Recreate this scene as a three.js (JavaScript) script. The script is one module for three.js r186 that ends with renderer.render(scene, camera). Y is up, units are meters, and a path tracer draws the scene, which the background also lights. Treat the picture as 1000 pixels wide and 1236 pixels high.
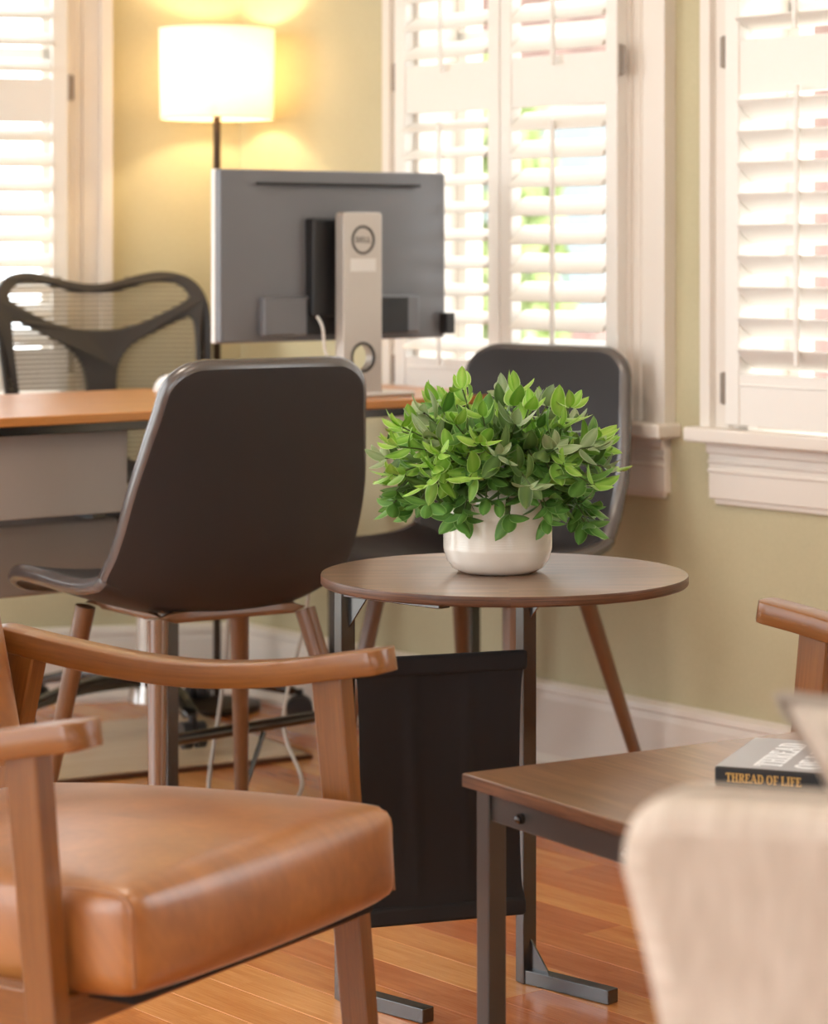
import * as THREE from 'three';
import { RoundedBoxGeometry } from 'three/addons/geometries/RoundedBoxGeometry.js';
import { mergeGeometries, mergeVertices, toCreasedNormals } from 'three/addons/utils/BufferGeometryUtils.js';
import { ImprovedNoise } from 'three/addons/math/ImprovedNoise.js';
import { RectAreaLightUniformsLib } from 'three/addons/lights/RectAreaLightUniformsLib.js';
import { FontLoader } from 'three/addons/loaders/FontLoader.js';
import { TextGeometry } from 'three/addons/geometries/TextGeometry.js';

// ------------------------------------------------------------------ camera, sky, lights, exposure
const scene = new THREE.Scene();
const EYE = 1.05;                                   // camera height in metres
const camera = new THREE.PerspectiveCamera(2 * Math.atan(618 / 3250) * 180 / Math.PI, 1000 / 1236, 0.1, 200);
camera.position.set(0, EYE, 0);
camera.setViewOffset(1000, 1236, 0, 326, 1000, 1236);   // level camera, lens shifted down
camera.focus = 3.62; camera.userData.fStop = 5.4;
camera.updateProjectionMatrix();
scene.add(camera);
scene.background = new THREE.Color(0.93, 0.97, 1.0);
scene.backgroundIntensity = 3.9;
const EXPOSURE = 1.36;
RectAreaLightUniformsLib.init();
const LAMP_POWER = 0.26, CEILING_FILL_POWER = 15;
const renderer = new THREE.WebGLRenderer({ antialias: true });
renderer.toneMapping = THREE.LinearToneMapping;
renderer.toneMappingExposure = EXPOSURE;
renderer.shadowMap.enabled = true;

// ------------------------------------------------------------------ helpers
let seed = 7;
function rnd() { seed = (seed + 0x6d2b79f5) | 0; let t = Math.imul(seed ^ (seed >>> 15), 1 | seed); t = (t + Math.imul(t ^ (t >>> 7), 61 | t)) ^ t; return ((t ^ (t >>> 14)) >>> 0) / 4294967296; }
const rr = (a, b) => a + (b - a) * rnd();
const V = (x, y, z) => new THREE.Vector3(x, y, z);
const noise = new ImprovedNoise();
const fbm = (x, y, z = 0, o = 4) => { let s = 0, a = 0.5; for (let i = 0; i < o; i++) { s += a * noise.noise(x, y, z + i * 7.3); x *= 2.03; y *= 2.03; a *= 0.5; } return s; };
const used = new Map();
function numbered(n) { const k = used.get(n) || 0; used.set(n, k + 1); return k ? n + '_' + String(k).padStart(3, '0') : n; }
function tag(o, label, category, group) { o.userData.label = label; o.userData.category = category; if (group) o.userData.group = group; return o; }
function thing(name, label, category, x = 0, y = 0, z = 0, turn = 0, group) {
  const o = new THREE.Group(); o.name = numbered(name); o.position.set(x, y, z); o.rotation.y = turn; scene.add(o); return tag(o, label, category, group);
}
function structure(name, x = 0, y = 0, z = 0, turn = 0) {
  const o = new THREE.Group(); o.name = name; o.position.set(x, y, z); o.rotation.y = turn; o.userData.kind = 'structure'; scene.add(o); return o;
}
function part(name, geo, mat, parent) {
  const g = Array.isArray(geo) ? merge(geo) : geo;
  const m = new THREE.Mesh(g, mat); m.name = name; m.castShadow = m.receiveShadow = true; parent.add(m); return m;
}
function merge(list) {
  return mergeGeometries(list.map((g) => { let q = g.index ? g.toNonIndexed() : g.clone(); for (const k of Object.keys(q.attributes)) if (!['position', 'normal', 'uv'].includes(k)) q.deleteAttribute(k); q.morphAttributes = {}; q.userData = {}; q.clearGroups(); return q; }), false);
}
const mv = (g, x, y, z) => g.translate(x, y, z);
const box = (w, h, d, r = 0.002, s = 2) => new RoundedBoxGeometry(w, h, d, s, Math.min(r, w / 2.01, h / 2.01, d / 2.01));
const bx = (x0, x1, y0, y1, z0, z1, r = 0.002) => mv(box(x1 - x0, y1 - y0, z1 - z0, r), (x0 + x1) / 2, (y0 + y1) / 2, (z0 + z1) / 2);
/** uv in metres from the dominant face direction; u runs along the grain axis */
function uvBox(g, grain = 'x', off = [0, 0]) {
  const q = g.index ? g.toNonIndexed() : g, p = q.attributes.position, n = q.attributes.normal, uv = new Float32Array(p.count * 2), G = 'xyz'.indexOf(grain);
  for (let i = 0; i < p.count; i++) {
    const P = [p.getX(i), p.getY(i), p.getZ(i)], N = [Math.abs(n.getX(i)), Math.abs(n.getY(i)), Math.abs(n.getZ(i))];
    const others = [0, 1, 2].filter((k) => k !== G);
    const b = N[others[0]] > N[others[1]] ? others[1] : others[0];
    uv[2 * i] = P[G] + off[0]; uv[2 * i + 1] = P[b] + off[1] + (b === others[0] ? 0 : 0.31);
  }
  q.setAttribute('uv', new THREE.BufferAttribute(uv, 2)); return q;
}
/** round bar between two points */
function rod(p, q, r0, r1 = r0, seg = 14) {
  const d = q.clone().sub(p), L = d.length(), g = new THREE.CylinderGeometry(r1, r0, L, seg, 4);
  g.applyQuaternion(new THREE.Quaternion().setFromUnitVectors(V(0, 1, 0), d.normalize())); return mv(g, (p.x + q.x) / 2, (p.y + q.y) / 2, (p.z + q.z) / 2);
}
const tube = (pts, r, n = 40, seg = 8) => new THREE.TubeGeometry(new THREE.CatmullRomCurve3(pts), n, r, seg);
/** sweep of a rounded-rectangle section along points; width(t) across, height(t) up */
function sweepBar(pts, width, height, n = 40, up = V(0, 1, 0), round = 0.35, caps = 0.5, capY = 1) {
  const c = new THREE.CatmullRomCurve3(pts), pos = [], idx = [], uv = [], S = 20, L = c.getLength();
  for (let i = 0; i <= n; i++) {
    const t = i / n, P = c.getPointAt(t), T = c.getTangentAt(t), side = T.clone().cross(up).normalize(), u2 = side.clone().cross(T).normalize();
    const e = Math.min(t, 1 - t) * L, rc = caps * Math.min(width(t), height(t)), k = e < rc && rc > 0 ? Math.sqrt(Math.max(0, 1 - (1 - e / rc) ** 2)) : 1, sh = (width(t) < 1e-6 ? 0 : rc * (1 - k));
    for (let j = 0; j <= S; j++) {
      const a = j / S * Math.PI * 2, ca = Math.cos(a), sa = Math.sin(a), ex = round;
      const x = Math.sign(ca) * Math.abs(ca) ** ex * Math.max(1e-5, width(t) / 2 - sh), y = Math.sign(sa) * Math.abs(sa) ** ex * Math.max(1e-5, height(t) / 2 - sh * capY);
      const Q = P.clone().addScaledVector(side, x).addScaledVector(u2, y); pos.push(Q.x, Q.y, Q.z); uv.push(t * L, j / S * 0.14);
    }
  }
  const R = S + 1;
  for (let i = 0; i < n; i++) for (let j = 0; j < S; j++) { const a = i * R + j; idx.push(a, a + R, a + 1, a + 1, a + R, a + R + 1); }
  for (const [i, f] of [[0, 1], [n, 0]]) { const k = pos.length / 3, P = c.getPointAt(i / n); pos.push(P.x, P.y, P.z); uv.push(i / n * L, 0.05); for (let j = 0; j < S; j++) f ? idx.push(k, i * R + j, i * R + j + 1) : idx.push(k, i * R + j + 1, i * R + j); }
  const g = new THREE.BufferGeometry(); g.setAttribute('position', new THREE.Float32BufferAttribute(pos, 3)); g.setAttribute('uv', new THREE.Float32BufferAttribute(uv, 2)); g.setIndex(idx); g.computeVertexNormals();
  const crease = toCreasedNormals(g, 0.75); return crease;
}
/** closed shell round a parametric sheet fn(u,v) -> Vector3, with a half-round rim */
function shell(fn, nu, nv, th, parts = false) {
  const e = 1e-3, P = [], N = [];
  for (let j = 0; j <= nv; j++) for (let i = 0; i <= nu; i++) {
    const u = i / nu, v = j / nv, p = fn(u, v), du = fn(Math.min(1, u + e), v).sub(fn(Math.max(0, u - e), v)), dv = fn(u, Math.min(1, v + e)).sub(fn(u, Math.max(0, v - e)));
    P.push(p); N.push(du.cross(dv).normalize());
  }
  const R = nu + 1, pos = [], uv = [], idx = [], add = (p, u, v) => { pos.push(p.x, p.y, p.z); uv.push(u, v); return pos.length / 3 - 1; };
  for (const s of [1, -1]) {
    const b = pos.length / 3;
    P.forEach((p, k) => add(p.clone().addScaledVector(N[k], s * th / 2), (k % R) / nu * 0.45, Math.floor(k / R) / nv * 0.9));
    for (let j = 0; j < nv; j++) for (let i = 0; i < nu; i++) { const a = b + j * R + i; s > 0 ? idx.push(a, a + 1, a + R, a + 1, a + R + 1, a + R) : idx.push(a, a + R, a + 1, a + 1, a + R, a + R + 1); }
  }
  const split = idx.length, loop = []; for (let i = 0; i < nu; i++) loop.push(i); for (let j = 0; j < nv; j++) loop.push(j * R + nu); for (let i = nu; i > 0; i--) loop.push(nv * R + i); for (let j = nv; j > 0; j--) loop.push(j * R);
  const M = 6, rows = []; const cen = P.reduce((a, p) => a.add(p), V(0, 0, 0)).multiplyScalar(1 / P.length);
  loop.forEach((k, q) => {
    const t = P[loop[(q + 1) % loop.length]].clone().sub(P[loop[(q + loop.length - 1) % loop.length]]).normalize(), out = t.clone().cross(N[k]).normalize();
    const i = k % R, j = Math.floor(k / R), inner = P[Math.min(nv - 1, Math.max(1, j)) * R + Math.min(nu - 1, Math.max(1, i))];
    if (out.dot(P[k].clone().sub(inner)) < 0) out.negate();
    const row = []; for (let m = 0; m <= M; m++) { const a = (m / M) * Math.PI; row.push(add(P[k].clone().addScaledVector(N[k], Math.cos(a) * th / 2).addScaledVector(out, Math.sin(a) * th / 2), q / loop.length, 0.01 * m)); } rows.push(row);
  });
  for (let q = 0; q < rows.length; q++) { const A = rows[q], B = rows[(q + 1) % rows.length]; for (let m = 0; m < M; m++) idx.push(A[m], A[m + 1], B[m], B[m], A[m + 1], B[m + 1]); }
  const g = new THREE.BufferGeometry(); g.setAttribute('position', new THREE.Float32BufferAttribute(pos, 3)); g.setAttribute('uv', new THREE.Float32BufferAttribute(uv, 2)); g.setIndex(idx); g.computeVertexNormals();
  if (!parts) return g;
  const take = (a) => { const q = g.clone(); q.setIndex(a); return q.toNonIndexed(); }; return [take(idx.slice(0, split)), take(idx.slice(split))];
}
const lathe = (pts, seg = 64) => new THREE.LatheGeometry(pts.map(([r, y]) => new THREE.Vector2(r, y)), seg);
const extrude = (shape, depth, bevel = 0, curve = 12) => new THREE.ExtrudeGeometry(shape, { depth, bevelEnabled: bevel > 0, bevelThickness: bevel, bevelSize: bevel, bevelOffset: -bevel, bevelSegments: 3, curveSegments: curve });
const poly = (pts) => new THREE.Shape(pts.map(([x, y]) => new THREE.Vector2(x, y)));

// ------------------------------------------------------------------ textures and materials
function tex(w, h, fn, srgb = true, rep = [1, 1]) {
  const d = new Uint8Array(w * h * 4);
  for (let y = 0; y < h; y++) for (let x = 0; x < w; x++) { const c = fn(x / w, y / h, x, y), i = (y * w + x) * 4; for (let k = 0; k < 3; k++) d[i + k] = Math.max(0, Math.min(255, Array.isArray(c) ? c[k] : c)); d[i + 3] = 255; }
  const t = new THREE.DataTexture(d, w, h); t.wrapS = t.wrapT = THREE.RepeatWrapping; t.magFilter = THREE.LinearFilter; t.minFilter = THREE.LinearMipmapLinearFilter; if (srgb) t.colorSpace = THREE.SRGBColorSpace; t.repeat.set(...rep); t.needsUpdate = true; return t;
}
const lerp3 = (a, b, t) => [0, 1, 2].map((k) => a[k] + (b[k] - a[k]) * Math.max(0, Math.min(1, t)));
/** wood: u along the grain; the texture spans 1 m by 0.4 m */
function woodTex(dark, light, s, contrast = 1, w = 768, h = 384) {
  return tex(w, h, (u, v) => {
    const wob = fbm(u * 3, v * 5, s) * 0.5, band = 0.5 + 0.5 * Math.sin((v * 22 + wob * 6) * Math.PI), fine = fbm(u * 9, v * 190, s + 3, 3), pore = fbm(u * 26, v * 300, s + 9, 2);
    return lerp3(dark, light, 0.5 + contrast * ((band - 0.5) * 0.16 + fine * 0.9 + fbm(u * 4, v * 9, s + 5) * 0.7) - (pore > 0.2 ? 0.16 * contrast : 0));
  }, true, [1, 2.5]);
}
const grainBump = tex(512, 256, (u, v) => 128 + 120 * fbm(u * 8, v * 150, 4, 3), false, [1, 2.5]);
const weave = tex(256, 256, (u, v, x, y) => 128 + 60 * Math.sin(x * Math.PI / 2) * Math.sin(y * Math.PI / 2) + 70 * (rnd() - 0.5), false, [12, 12]);
const grit = tex(512, 512, () => { const a = 128 + 150 * (rnd() - 0.5) * rnd(); return a; }, false, [6, 6]);
const S = (hex) => new THREE.Color(hex);
const std = (color, roughness, o = {}) => new THREE.MeshStandardMaterial({ color, roughness, ...o });
const phy = (color, roughness, o = {}) => new THREE.MeshPhysicalMaterial({ color, roughness, ...o });

const wallTex = tex(512, 512, (u, v) => { const a = fbm(u * 6, v * 6, 1) * 8 + (rnd() - 0.5) * 5; return [196 + a, 187 + a, 152 + a]; }, true, [0.7, 0.7]);
const M = {
  wall: std(0xffffff, 0.75, { map: wallTex }),
  white: std(S('#e6ddd2'), 0.42),
  shutter: std(S('#ece7df'), 0.4),
  ceiling: std(S('#efece4'), 0.85),
  blackSteel: phy(S('#171616'), 0.24, { ior: 2.0 }),
  greySteel: phy(S('#383533'), 0.28, { ior: 1.8 }),
  hinge: std(S('#8d7f72'), 0.45, { metalness: 0.4 }),
  glass: phy(0xffffff, 0, { transmission: 1, thickness: 0, ior: 1.45 }),
  walnut: phy(0xffffff, 0.3, { map: woodTex([104, 74, 50], [164, 122, 86], 1, 1.0, 1024, 512), bumpMap: grainBump, bumpScale: 0.0003, clearcoat: 1, clearcoatRoughness: 0.24 }),
  walnutEdge: std(0xffffff, 0.4, { map: woodTex([66, 40, 25], [124, 82, 54], 2, 1.3), bumpMap: grainBump, bumpScale: 0.0004 }),
  chairWood: phy(0xffffff, 0.34, { map: woodTex([112, 66, 25], [154, 98, 42], 3, 0.7), bumpMap: grainBump, bumpScale: 0.0002, clearcoat: 0.5, clearcoatRoughness: 0.25 }),
  legWood: phy(0xffffff, 0.35, { map: woodTex([96, 62, 38], [134, 92, 58], 4, 0.6), clearcoat: 0.6, clearcoatRoughness: 0.2 }),
  deskWood: phy(0xffffff, 0.32, { map: woodTex([176, 112, 54], [214, 150, 84], 5, 0.7), clearcoat: 0.3, clearcoatRoughness: 0.25 }),
  charcoal: phy(S('#211e1f'), 0.6, { clearcoat: 0.15, clearcoatRoughness: 0.45, bumpMap: weave, bumpScale: 0.0006, sheen: 0.25, sheenRoughness: 0.5, sheenColor: S('#8a8480') }),
  piping: phy(S('#4a4545'), 0.26, { ior: 2.0 }),  // shell chair rim: paler than the shell, edge highlight put into the colour
  blackFabric: std(S('#242223'), 0.8, { bumpMap: weave, bumpScale: 0.0008 }),
  greyPanel: std(S('#b3aaa2'), 0.7, { bumpMap: grit, bumpScale: 0.0004 }),
  darkPanel: std(S('#857d77'), 0.75, { bumpMap: grit, bumpScale: 0.0004 }),
  blackPlastic: std(S('#2d2b2b'), 0.5),
  meshDark: std(S('#2f2b29'), 0.6),
  monitorGrey: phy(S('#6a6b70'), 0.4, { clearcoat: 0.5, clearcoatRoughness: 0.28 }),
  monitorDark: std(S('#1e1d1e'), 0.45),
  silver: std(S('#cbc4bc'), 0.38, { metalness: 0.5 }),
  chrome: std(S('#c9c6c4'), 0.22, { metalness: 0.9 }),
  whitePlastic: std(S('#e9e6e1'), 0.35),
  ceramic: phy(S('#e8ded2'), 0.18, { clearcoat: 0.6, clearcoatRoughness: 0.06 }),
  soil: std(S('#2f261d'), 0.95, { bumpMap: grit, bumpScale: 0.003 }),
  cream: phy(0xffffff, 0.9, { map: tex(512, 512, (u, v) => lerp3([194, 178, 160], [228, 215, 200], 0.55 + fbm(u * 5, v * 4, 8) * 0.7 + fbm(u * 90, v * 14, 3, 2) * 0.7), true, [2, 2]), bumpMap: weave, bumpScale: 0.0012, sheen: 0.3, sheenRoughness: 0.7, sheenColor: S('#fff3e6') }),
  creamWood: std(S('#6b4a30'), 0.5),
  ring: std(S('#5f5b58'), 0.5),
};
M.leather = (() => {
  const map = tex(512, 512, (u, v) => lerp3([138, 82, 34], [190, 124, 60], 0.52 + fbm(u * 5, v * 5, 2) * 0.9 + fbm(u * 40, v * 40, 6, 2) * 0.35), true, [2, 2]);
  const bump = tex(512, 512, (u, v) => 128 + 90 * fbm(u * 60, v * 60, 3, 2) + 25 * fbm(u * 8, v * 8, 1), false, [3, 3]);
  return phy(0xffffff, 0.36, { map, bumpMap: bump, bumpScale: 0.0003, ior: 1.6, clearcoat: 1, clearcoatRoughness: 0.4, sheen: 0.9, sheenRoughness: 0.4, sheenColor: S('#ffe8d6') });
})();

// ------------------------------------------------------------------ the room: P(X, D) is a floor point X to the right and D ahead of the camera
const CORNER = [-0.404, 6.249], RT = -51 * Math.PI / 180, LT = 14 * Math.PI / 180, HIGH = 2.7;
const along = (t, dx, dd, o = CORNER) => [o[0] + dx * t, o[1] + dd * t];
const LEND = along(1.6, -0.970, -0.242), REND = along(6.6, 0.629, -0.777);
const BACK_L = [-2.5, -2.6], BACK_R = [4.6, -2.6];

/** wall in a frame whose x runs along it, z into the room; openings [x0, x1, y0, y1] are real holes */
function wallMesh(name, o, turn, x0, x1, holes) {
  const s = poly([[x0, 0], [x1, 0], [x1, HIGH], [x0, HIGH]]);
  for (const [a, b, c, d] of holes) s.holes.push(new THREE.Path([[a, c], [a, d], [b, d], [b, c]].map((p) => new THREE.Vector2(...p))));
  const g = extrude(s, 0.15); mv(g, 0, 0, -0.15);
  const m = part(name, g, M.wall, scene); m.position.set(o[0], 0, -o[1]); m.rotation.y = turn; m.userData.kind = 'structure'; return m;
}
function wallBetween(name, a, b, holes) {       // a -> b seen left to right from inside the room
  const dx = b[0] - a[0], dz = -(b[1] - a[1]), L = Math.hypot(dx, dz), turn = Math.atan2(-dz, dx);
  wallMesh(name, a, turn, 0, L, holes(L)); return { a, turn, L };
}
const W2 = [0.68, 1.325, 0.705, 2.05], W3 = [1.64, 2.40, 0.705, 2.05], W4 = [3.3, 4.3, 0.705, 2.05], W1 = [-1.12, -0.41, 0.705, 2.05];
wallMesh('wall_right', CORNER, RT, -0.02, 6.6, [W2, W3, W4]);
wallMesh('wall_left', CORNER, LT, -1.6, 0.02, [W1]);
const side = wallBetween('wall_side', BACK_L, LEND, (L) => [[L - 1.5, L - 0.35, 0.16, 2.3], [L - 3.4, L - 1.9, 0.16, 2.3], [L - 5.3, L - 3.8, 0.16, 2.3], [L - 7.2, L - 5.7, 0.16, 2.3]]);
const back = wallBetween('wall_back', BACK_R, BACK_L, () => [[0.8, 2.4, 0.7, 2.2], [3.6, 5.4, 0.7, 2.2]]);
const far = wallBetween('wall_far_right', REND, BACK_R, () => []);
{ // ceiling slab
  const s = poly([CORNER, LEND, BACK_L, BACK_R, REND].map(([x, d]) => [x, d])), g = extrude(s, 0.12); g.rotateX(-Math.PI / 2); mv(g, 0, HIGH, 0);
  const m = part('ceiling', g, M.ceiling, scene); m.userData.kind = 'structure';
}

// ---- floor: individual boards over a slab, boards run along the right wall
{
  const floor = structure('floor');
  const s = poly([CORNER, LEND, BACK_L, BACK_R, REND]), g = extrude(s, 0.15); g.rotateX(-Math.PI / 2); mv(g, 0, -0.175, 0);
  part('subfloor', g, std(S('#4a2c18'), 0.8), floor);
  const tones = [[[180, 104, 50], [218, 146, 82]], [[190, 116, 58], [226, 158, 92]], [[172, 92, 44], [210, 132, 74]], [[196, 124, 64], [232, 168, 102]], [[164, 84, 40], [204, 124, 70]]];
  const mats = tones.map(([a, b], i) => phy(0xffffff, 0.26, { map: woodTex(a, b, 11 + i, 0.85, 512, 256), bumpMap: grainBump, bumpScale: 0.00025, clearcoat: 0.35, clearcoatRoughness: 0.18 }));
  const w = 0.083, lengths = [0.75, 1.0, 1.3], geos = lengths.flatMap((L) => [0, 1, 2].map((k) => { const q = box(L - 0.0008, 0.024, w - 0.0007, 0.0009, 1); return uvBox(q, 'x', [k * 0.37 + L, k * 0.23]); }));
  const ux = 0.629, ud = -0.777, vx = -0.777, vd = -0.629, rest = [[], [], [], [], []];
  let count = 0;
  const frames = [];
  for (let row = 0; row < 75; row++) {
    let s0 = -1.2 - rnd() * 0.9;
    while (s0 < 8) {
      const k = Math.floor(rnd() * 3), L = lengths[k], c = s0 + L / 2, q = 0.018 + (row + 0.5) * w;
      const X = CORNER[0] + ux * c + vx * q, D = CORNER[1] + ud * c + vd * q;
      s0 += L;
      // keep only boards whose both ends lie inside the room
      const ends = [c - L / 2, c + L / 2].map((e) => [CORNER[0] + ux * e + vx * q, CORNER[1] + ud * e + vd * q]);
      const inside = ([x, d]) => { const lx = x - CORNER[0], ld = d - CORNER[1]; const leftWall = -(lx * -0.242 + ld * 0.970); const sd = (LEND[0] - BACK_L[0]) / (LEND[1] - BACK_L[1]); return leftWall > 0 && x > BACK_L[0] + sd * (d - BACK_L[1]) && d > -2.5; };
      const vis = (D > 3.2 && D < 6.3 && Math.abs(X) < 0.2 * D + 0.35);
      if (!ends.some(inside)) continue;
      frames.push({ X, D, k, vis: vis && count < 298, v: Math.floor(rnd() * 3), t: Math.floor(rnd() * 5), q }); if (vis) count++;
    }
  }
  for (const f of frames) {
    const geo = geos[f.k * 3 + f.v];
    if (f.vis) { const m = part(numbered('plank'), geo, mats[f.t], floor); m.position.set(f.X, -0.012, -f.D); m.rotation.y = RT; }
    else { const g2 = geo.clone(); g2.rotateY(RT); mv(g2, f.X, -0.012, -f.D); rest[f.t].push(g2); }
  }
  rest.forEach((r, i) => { if (r.length) part('distant_planks', r, mats[i], floor).userData.kind = 'stuff'; });
}
// ---- baseboards
function baseboard(name, o, turn, x0, x1) {
  const p = poly([[0, 0], [0.03, 0], [0.03, 0.012], [0.022, 0.022], [0.02, 0.025], [0.02, 0.135], [0.017, 0.148], [0.02, 0.152], [0.018, 0.163], [0.008, 0.17], [0, 0.17]]);
  const g = extrude(p, x1 - x0); g.rotateY(Math.PI / 2); g.scale(1, 1, -1); const idx = g.index; // profile x -> into the room
  const q = g.toNonIndexed ? (g.index ? g.toNonIndexed() : g) : g; const a = q.attributes.position.array; for (let i = 0; i < a.length; i += 9) for (let k = 0; k < 3; k++) { const t = a[i + 3 + k]; a[i + 3 + k] = a[i + 6 + k]; a[i + 6 + k] = t; }
  q.computeVertexNormals(); mv(q, x0, 0, 0);
  const m = part(name, q, M.white, scene); m.position.set(o[0], 0, -o[1]); m.rotation.y = turn; m.userData.kind = 'structure';
}
baseboard('baseboard_right', CORNER, RT, 0.02, 6.6); baseboard('baseboard_left', CORNER, LT, -1.6, -0.02);
baseboard('baseboard_side', side.a, side.turn, 0, side.L); baseboard('baseboard_back', back.a, back.turn, 0, back.L);

// ---- windows
const casingProfile = [[0, 0], [0, 0.013], [0.006, 0.019], [0.03, 0.019], [0.034, 0.014], [0.04, 0.014], [0.044, 0.019], [0.08, 0.019], [0.085, 0.03], [0.11, 0.03], [0.11, 0]];
const LOUVER_W = 0.063, PITCH = 0.0565;
function louverGeo(len) { const g = new THREE.CylinderGeometry(1, 1, len, 16, 1); g.rotateZ(Math.PI / 2); g.scale(1, 0.0055, LOUVER_W / 2); return g; }
function shutterPanel(win, x0, x1, y0, y1, tiltLow, tiltHigh, hingeAt, stile = 0.036) {
  const z0 = 0.026, z1 = 0.054, zl = 0.038, lowTop = y0 + 0.095, midB = 1.32, midT = 1.42, topB = y1 - 0.09, lo = x0 + stile, hi = x1 - stile;
  const f = part('shutter_panel', [bx(x0, lo, y0, y1, z0, z1, 0.003), bx(hi, x1, y0, y1, z0, z1, 0.003), bx(lo - 0.002, hi + 0.002, y0, lowTop, z0 + 0.003, z1 - 0.003, 0.002), bx(lo - 0.002, hi + 0.002, midB, midT, z0 + 0.003, z1 - 0.003, 0.002), bx(lo - 0.002, hi + 0.002, topB, y1, z0 + 0.003, z1 - 0.003, 0.002),
    bx(lo - 0.002, hi + 0.002, lowTop - 0.022, lowTop - 0.018, z0, z1 - 0.001, 0.001)], M.shutter, win);
  const g = louverGeo(hi - lo - 0.004);
  const field = (a, b, tilt) => { const n = Math.round((b - a) / PITCH), p = (b - a) / n; for (let i = 0; i < n; i++) { const l = part('louver', g, M.shutter, f); l.position.set((lo + hi) / 2, a + (i + 0.5) * p, zl); l.rotation.x = tilt; }
    const rz = zl + LOUVER_W / 2 * Math.cos(tilt) + 0.004, dy = -Math.sin(tilt) * LOUVER_W / 2;
    part('tilt_rod', bx((lo + hi) / 2 - 0.005, (lo + hi) / 2 + 0.005, a + p * 0.5 + dy - 0.03, b - p * 0.5 + dy + 0.02, rz - 0.004, rz + 0.004, 0.002), M.shutter, f); };
  field(lowTop, midB, tiltLow); field(midT, topB, tiltHigh);
  for (const y of [1.40, 0.78]) if (hingeAt !== null) part('hinge', [rod(V(hingeAt, y - 0.03, 0.05), V(hingeAt, y + 0.03, 0.05), 0.0045), bx(hingeAt - 0.011, hingeAt + 0.011, y - 0.028, y + 0.028, 0.0475, 0.05, 0.0006)], M.hinge, f);
  return f;
}
function windowUnit(n, o, turn, [x0, x1, y0, y1], panels) {
  const w = structure('window_' + n, o[0], 0, -o[1], turn);
  const cas = (mirror, x) => { let g = extrude(poly(casingProfile), y1 - y0 + 0.1); g.rotateX(-Math.PI / 2); g.scale(1, 1, -1); let q = g.index ? g.toNonIndexed() : g; const flip = (q) => { const a = q.attributes.position.array; for (let i = 0; i < a.length; i += 9) for (let k = 0; k < 3; k++) { const t = a[i + 3 + k]; a[i + 3 + k] = a[i + 6 + k]; a[i + 6 + k] = t; } }; flip(q); if (mirror) { q.scale(-1, 1, 1); flip(q); } q.computeVertexNormals(); return mv(q, x, y0, 0); };
  part('casing', cas(true, x0), M.white, w); part('casing', cas(false, x1), M.white, w);
  part('casing', bx(x0 - 0.11, x1 + 0.11, y1, y1 + 0.12, 0, 0.024), M.white, w);
  part('sill', [bx(x0 - 0.125, x1 + 0.125, y0 - 0.028, y0, -0.02, 0.062, 0.006), bx(x0, x1, y0 - 0.02, y0 + 0.004, -0.15, 0.0, 0.002)], M.white, w);
  part('apron', [bx(x0 - 0.1, x1 + 0.1, y0 - 0.135, y0 - 0.026, 0, 0.018, 0.003), bx(x0 - 0.1, x1 + 0.1, y0 - 0.085, y0 - 0.079, 0, 0.022, 0.002), bx(x0 - 0.1, x1 + 0.1, y0 - 0.068, y0 - 0.063, 0, 0.022, 0.002), bx(x0 - 0.1, x1 + 0.1, y0 - 0.05, y0 - 0.027, 0, 0.026, 0.004), bx(x0 - 0.09, x1 + 0.09, y0 - 0.145, y0 - 0.133, 0, 0.012, 0.003)], M.white, w);
  part('jamb', [bx(x0 - 0.012, x0 + 0.012, y0, y1, -0.15, 0.027, 0.002), bx(x1 - 0.012, x1 + 0.012, y0, y1, -0.15, 0.027, 0.002), bx(x0, x1, y1 - 0.012, y1 + 0.01, -0.15, 0.02, 0.002)], M.white, w);
  const sx0 = x0, sx1 = x1, zf0 = -0.12, zf1 = -0.08, mid = (y0 + y1) / 2 + 0.1;
  part('sash', [bx(sx0, sx0 + 0.04, y0, y1, zf0, zf1), bx(sx1 - 0.04, sx1, y0, y1, zf0, zf1), bx(sx0, sx1, y0, y0 + 0.05, zf0, zf1), bx(sx0, sx1, y1 - 0.05, y1, zf0, zf1), bx(sx0, sx1, mid - 0.02, mid + 0.02, zf0, zf1)], M.shutter, w);
  for (const [a, b] of [[y0 + 0.045, mid - 0.015], [mid + 0.015, y1 - 0.045]]) { const g = new THREE.PlaneGeometry(sx1 - sx0 - 0.07, b - a); part('pane', mv(g, (sx0 + sx1) / 2, (a + b) / 2, -0.1), M.glass, w); }
  for (const p of panels || []) shutterPanel(w, p[0], p[1], y0 + 0.008, y1 - 0.005, p[2], p[3], p[4], p[5]);
  return w;
}
const T = Math.PI / 180;
windowUnit(1, CORNER, LT, W1, [[-1.12, -0.765, 30 * T, 30 * T, null], [-0.762, -0.405, 30 * T, 30 * T, -0.402]]);
windowUnit(2, CORNER, RT, W2, [[0.642, 0.982, 22 * T, 35 * T, 0.638, 0.036], [0.985, 1.33, 38 * T, 40 * T, 1.335, 0.034]]);
windowUnit(3, CORNER, RT, W3, [[1.618, 2.0, -38 * T, -20 * T, 1.613], [2.003, 2.42, -38 * T, -20 * T, null]]);
windowUnit(4, CORNER, RT, W4, []);  // out of view to the right, left unshuttered to light the room
[[1.5, 0.35], [3.4, 1.9], [5.3, 3.8], [7.2, 5.7]].forEach(([a, b], i) => windowUnit(5 + i, side.a, side.turn, [side.L - a, side.L - b, 0.16, 2.3], []));  // out of view on the left, tall and bare to light left-facing edges
windowUnit(9, back.a, back.turn, [0.8, 2.4, 0.7, 2.2], []); windowUnit(10, back.a, back.turn, [3.6, 5.4, 0.7, 2.2], []);  // out of view behind the camera, placed to light the room

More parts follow.
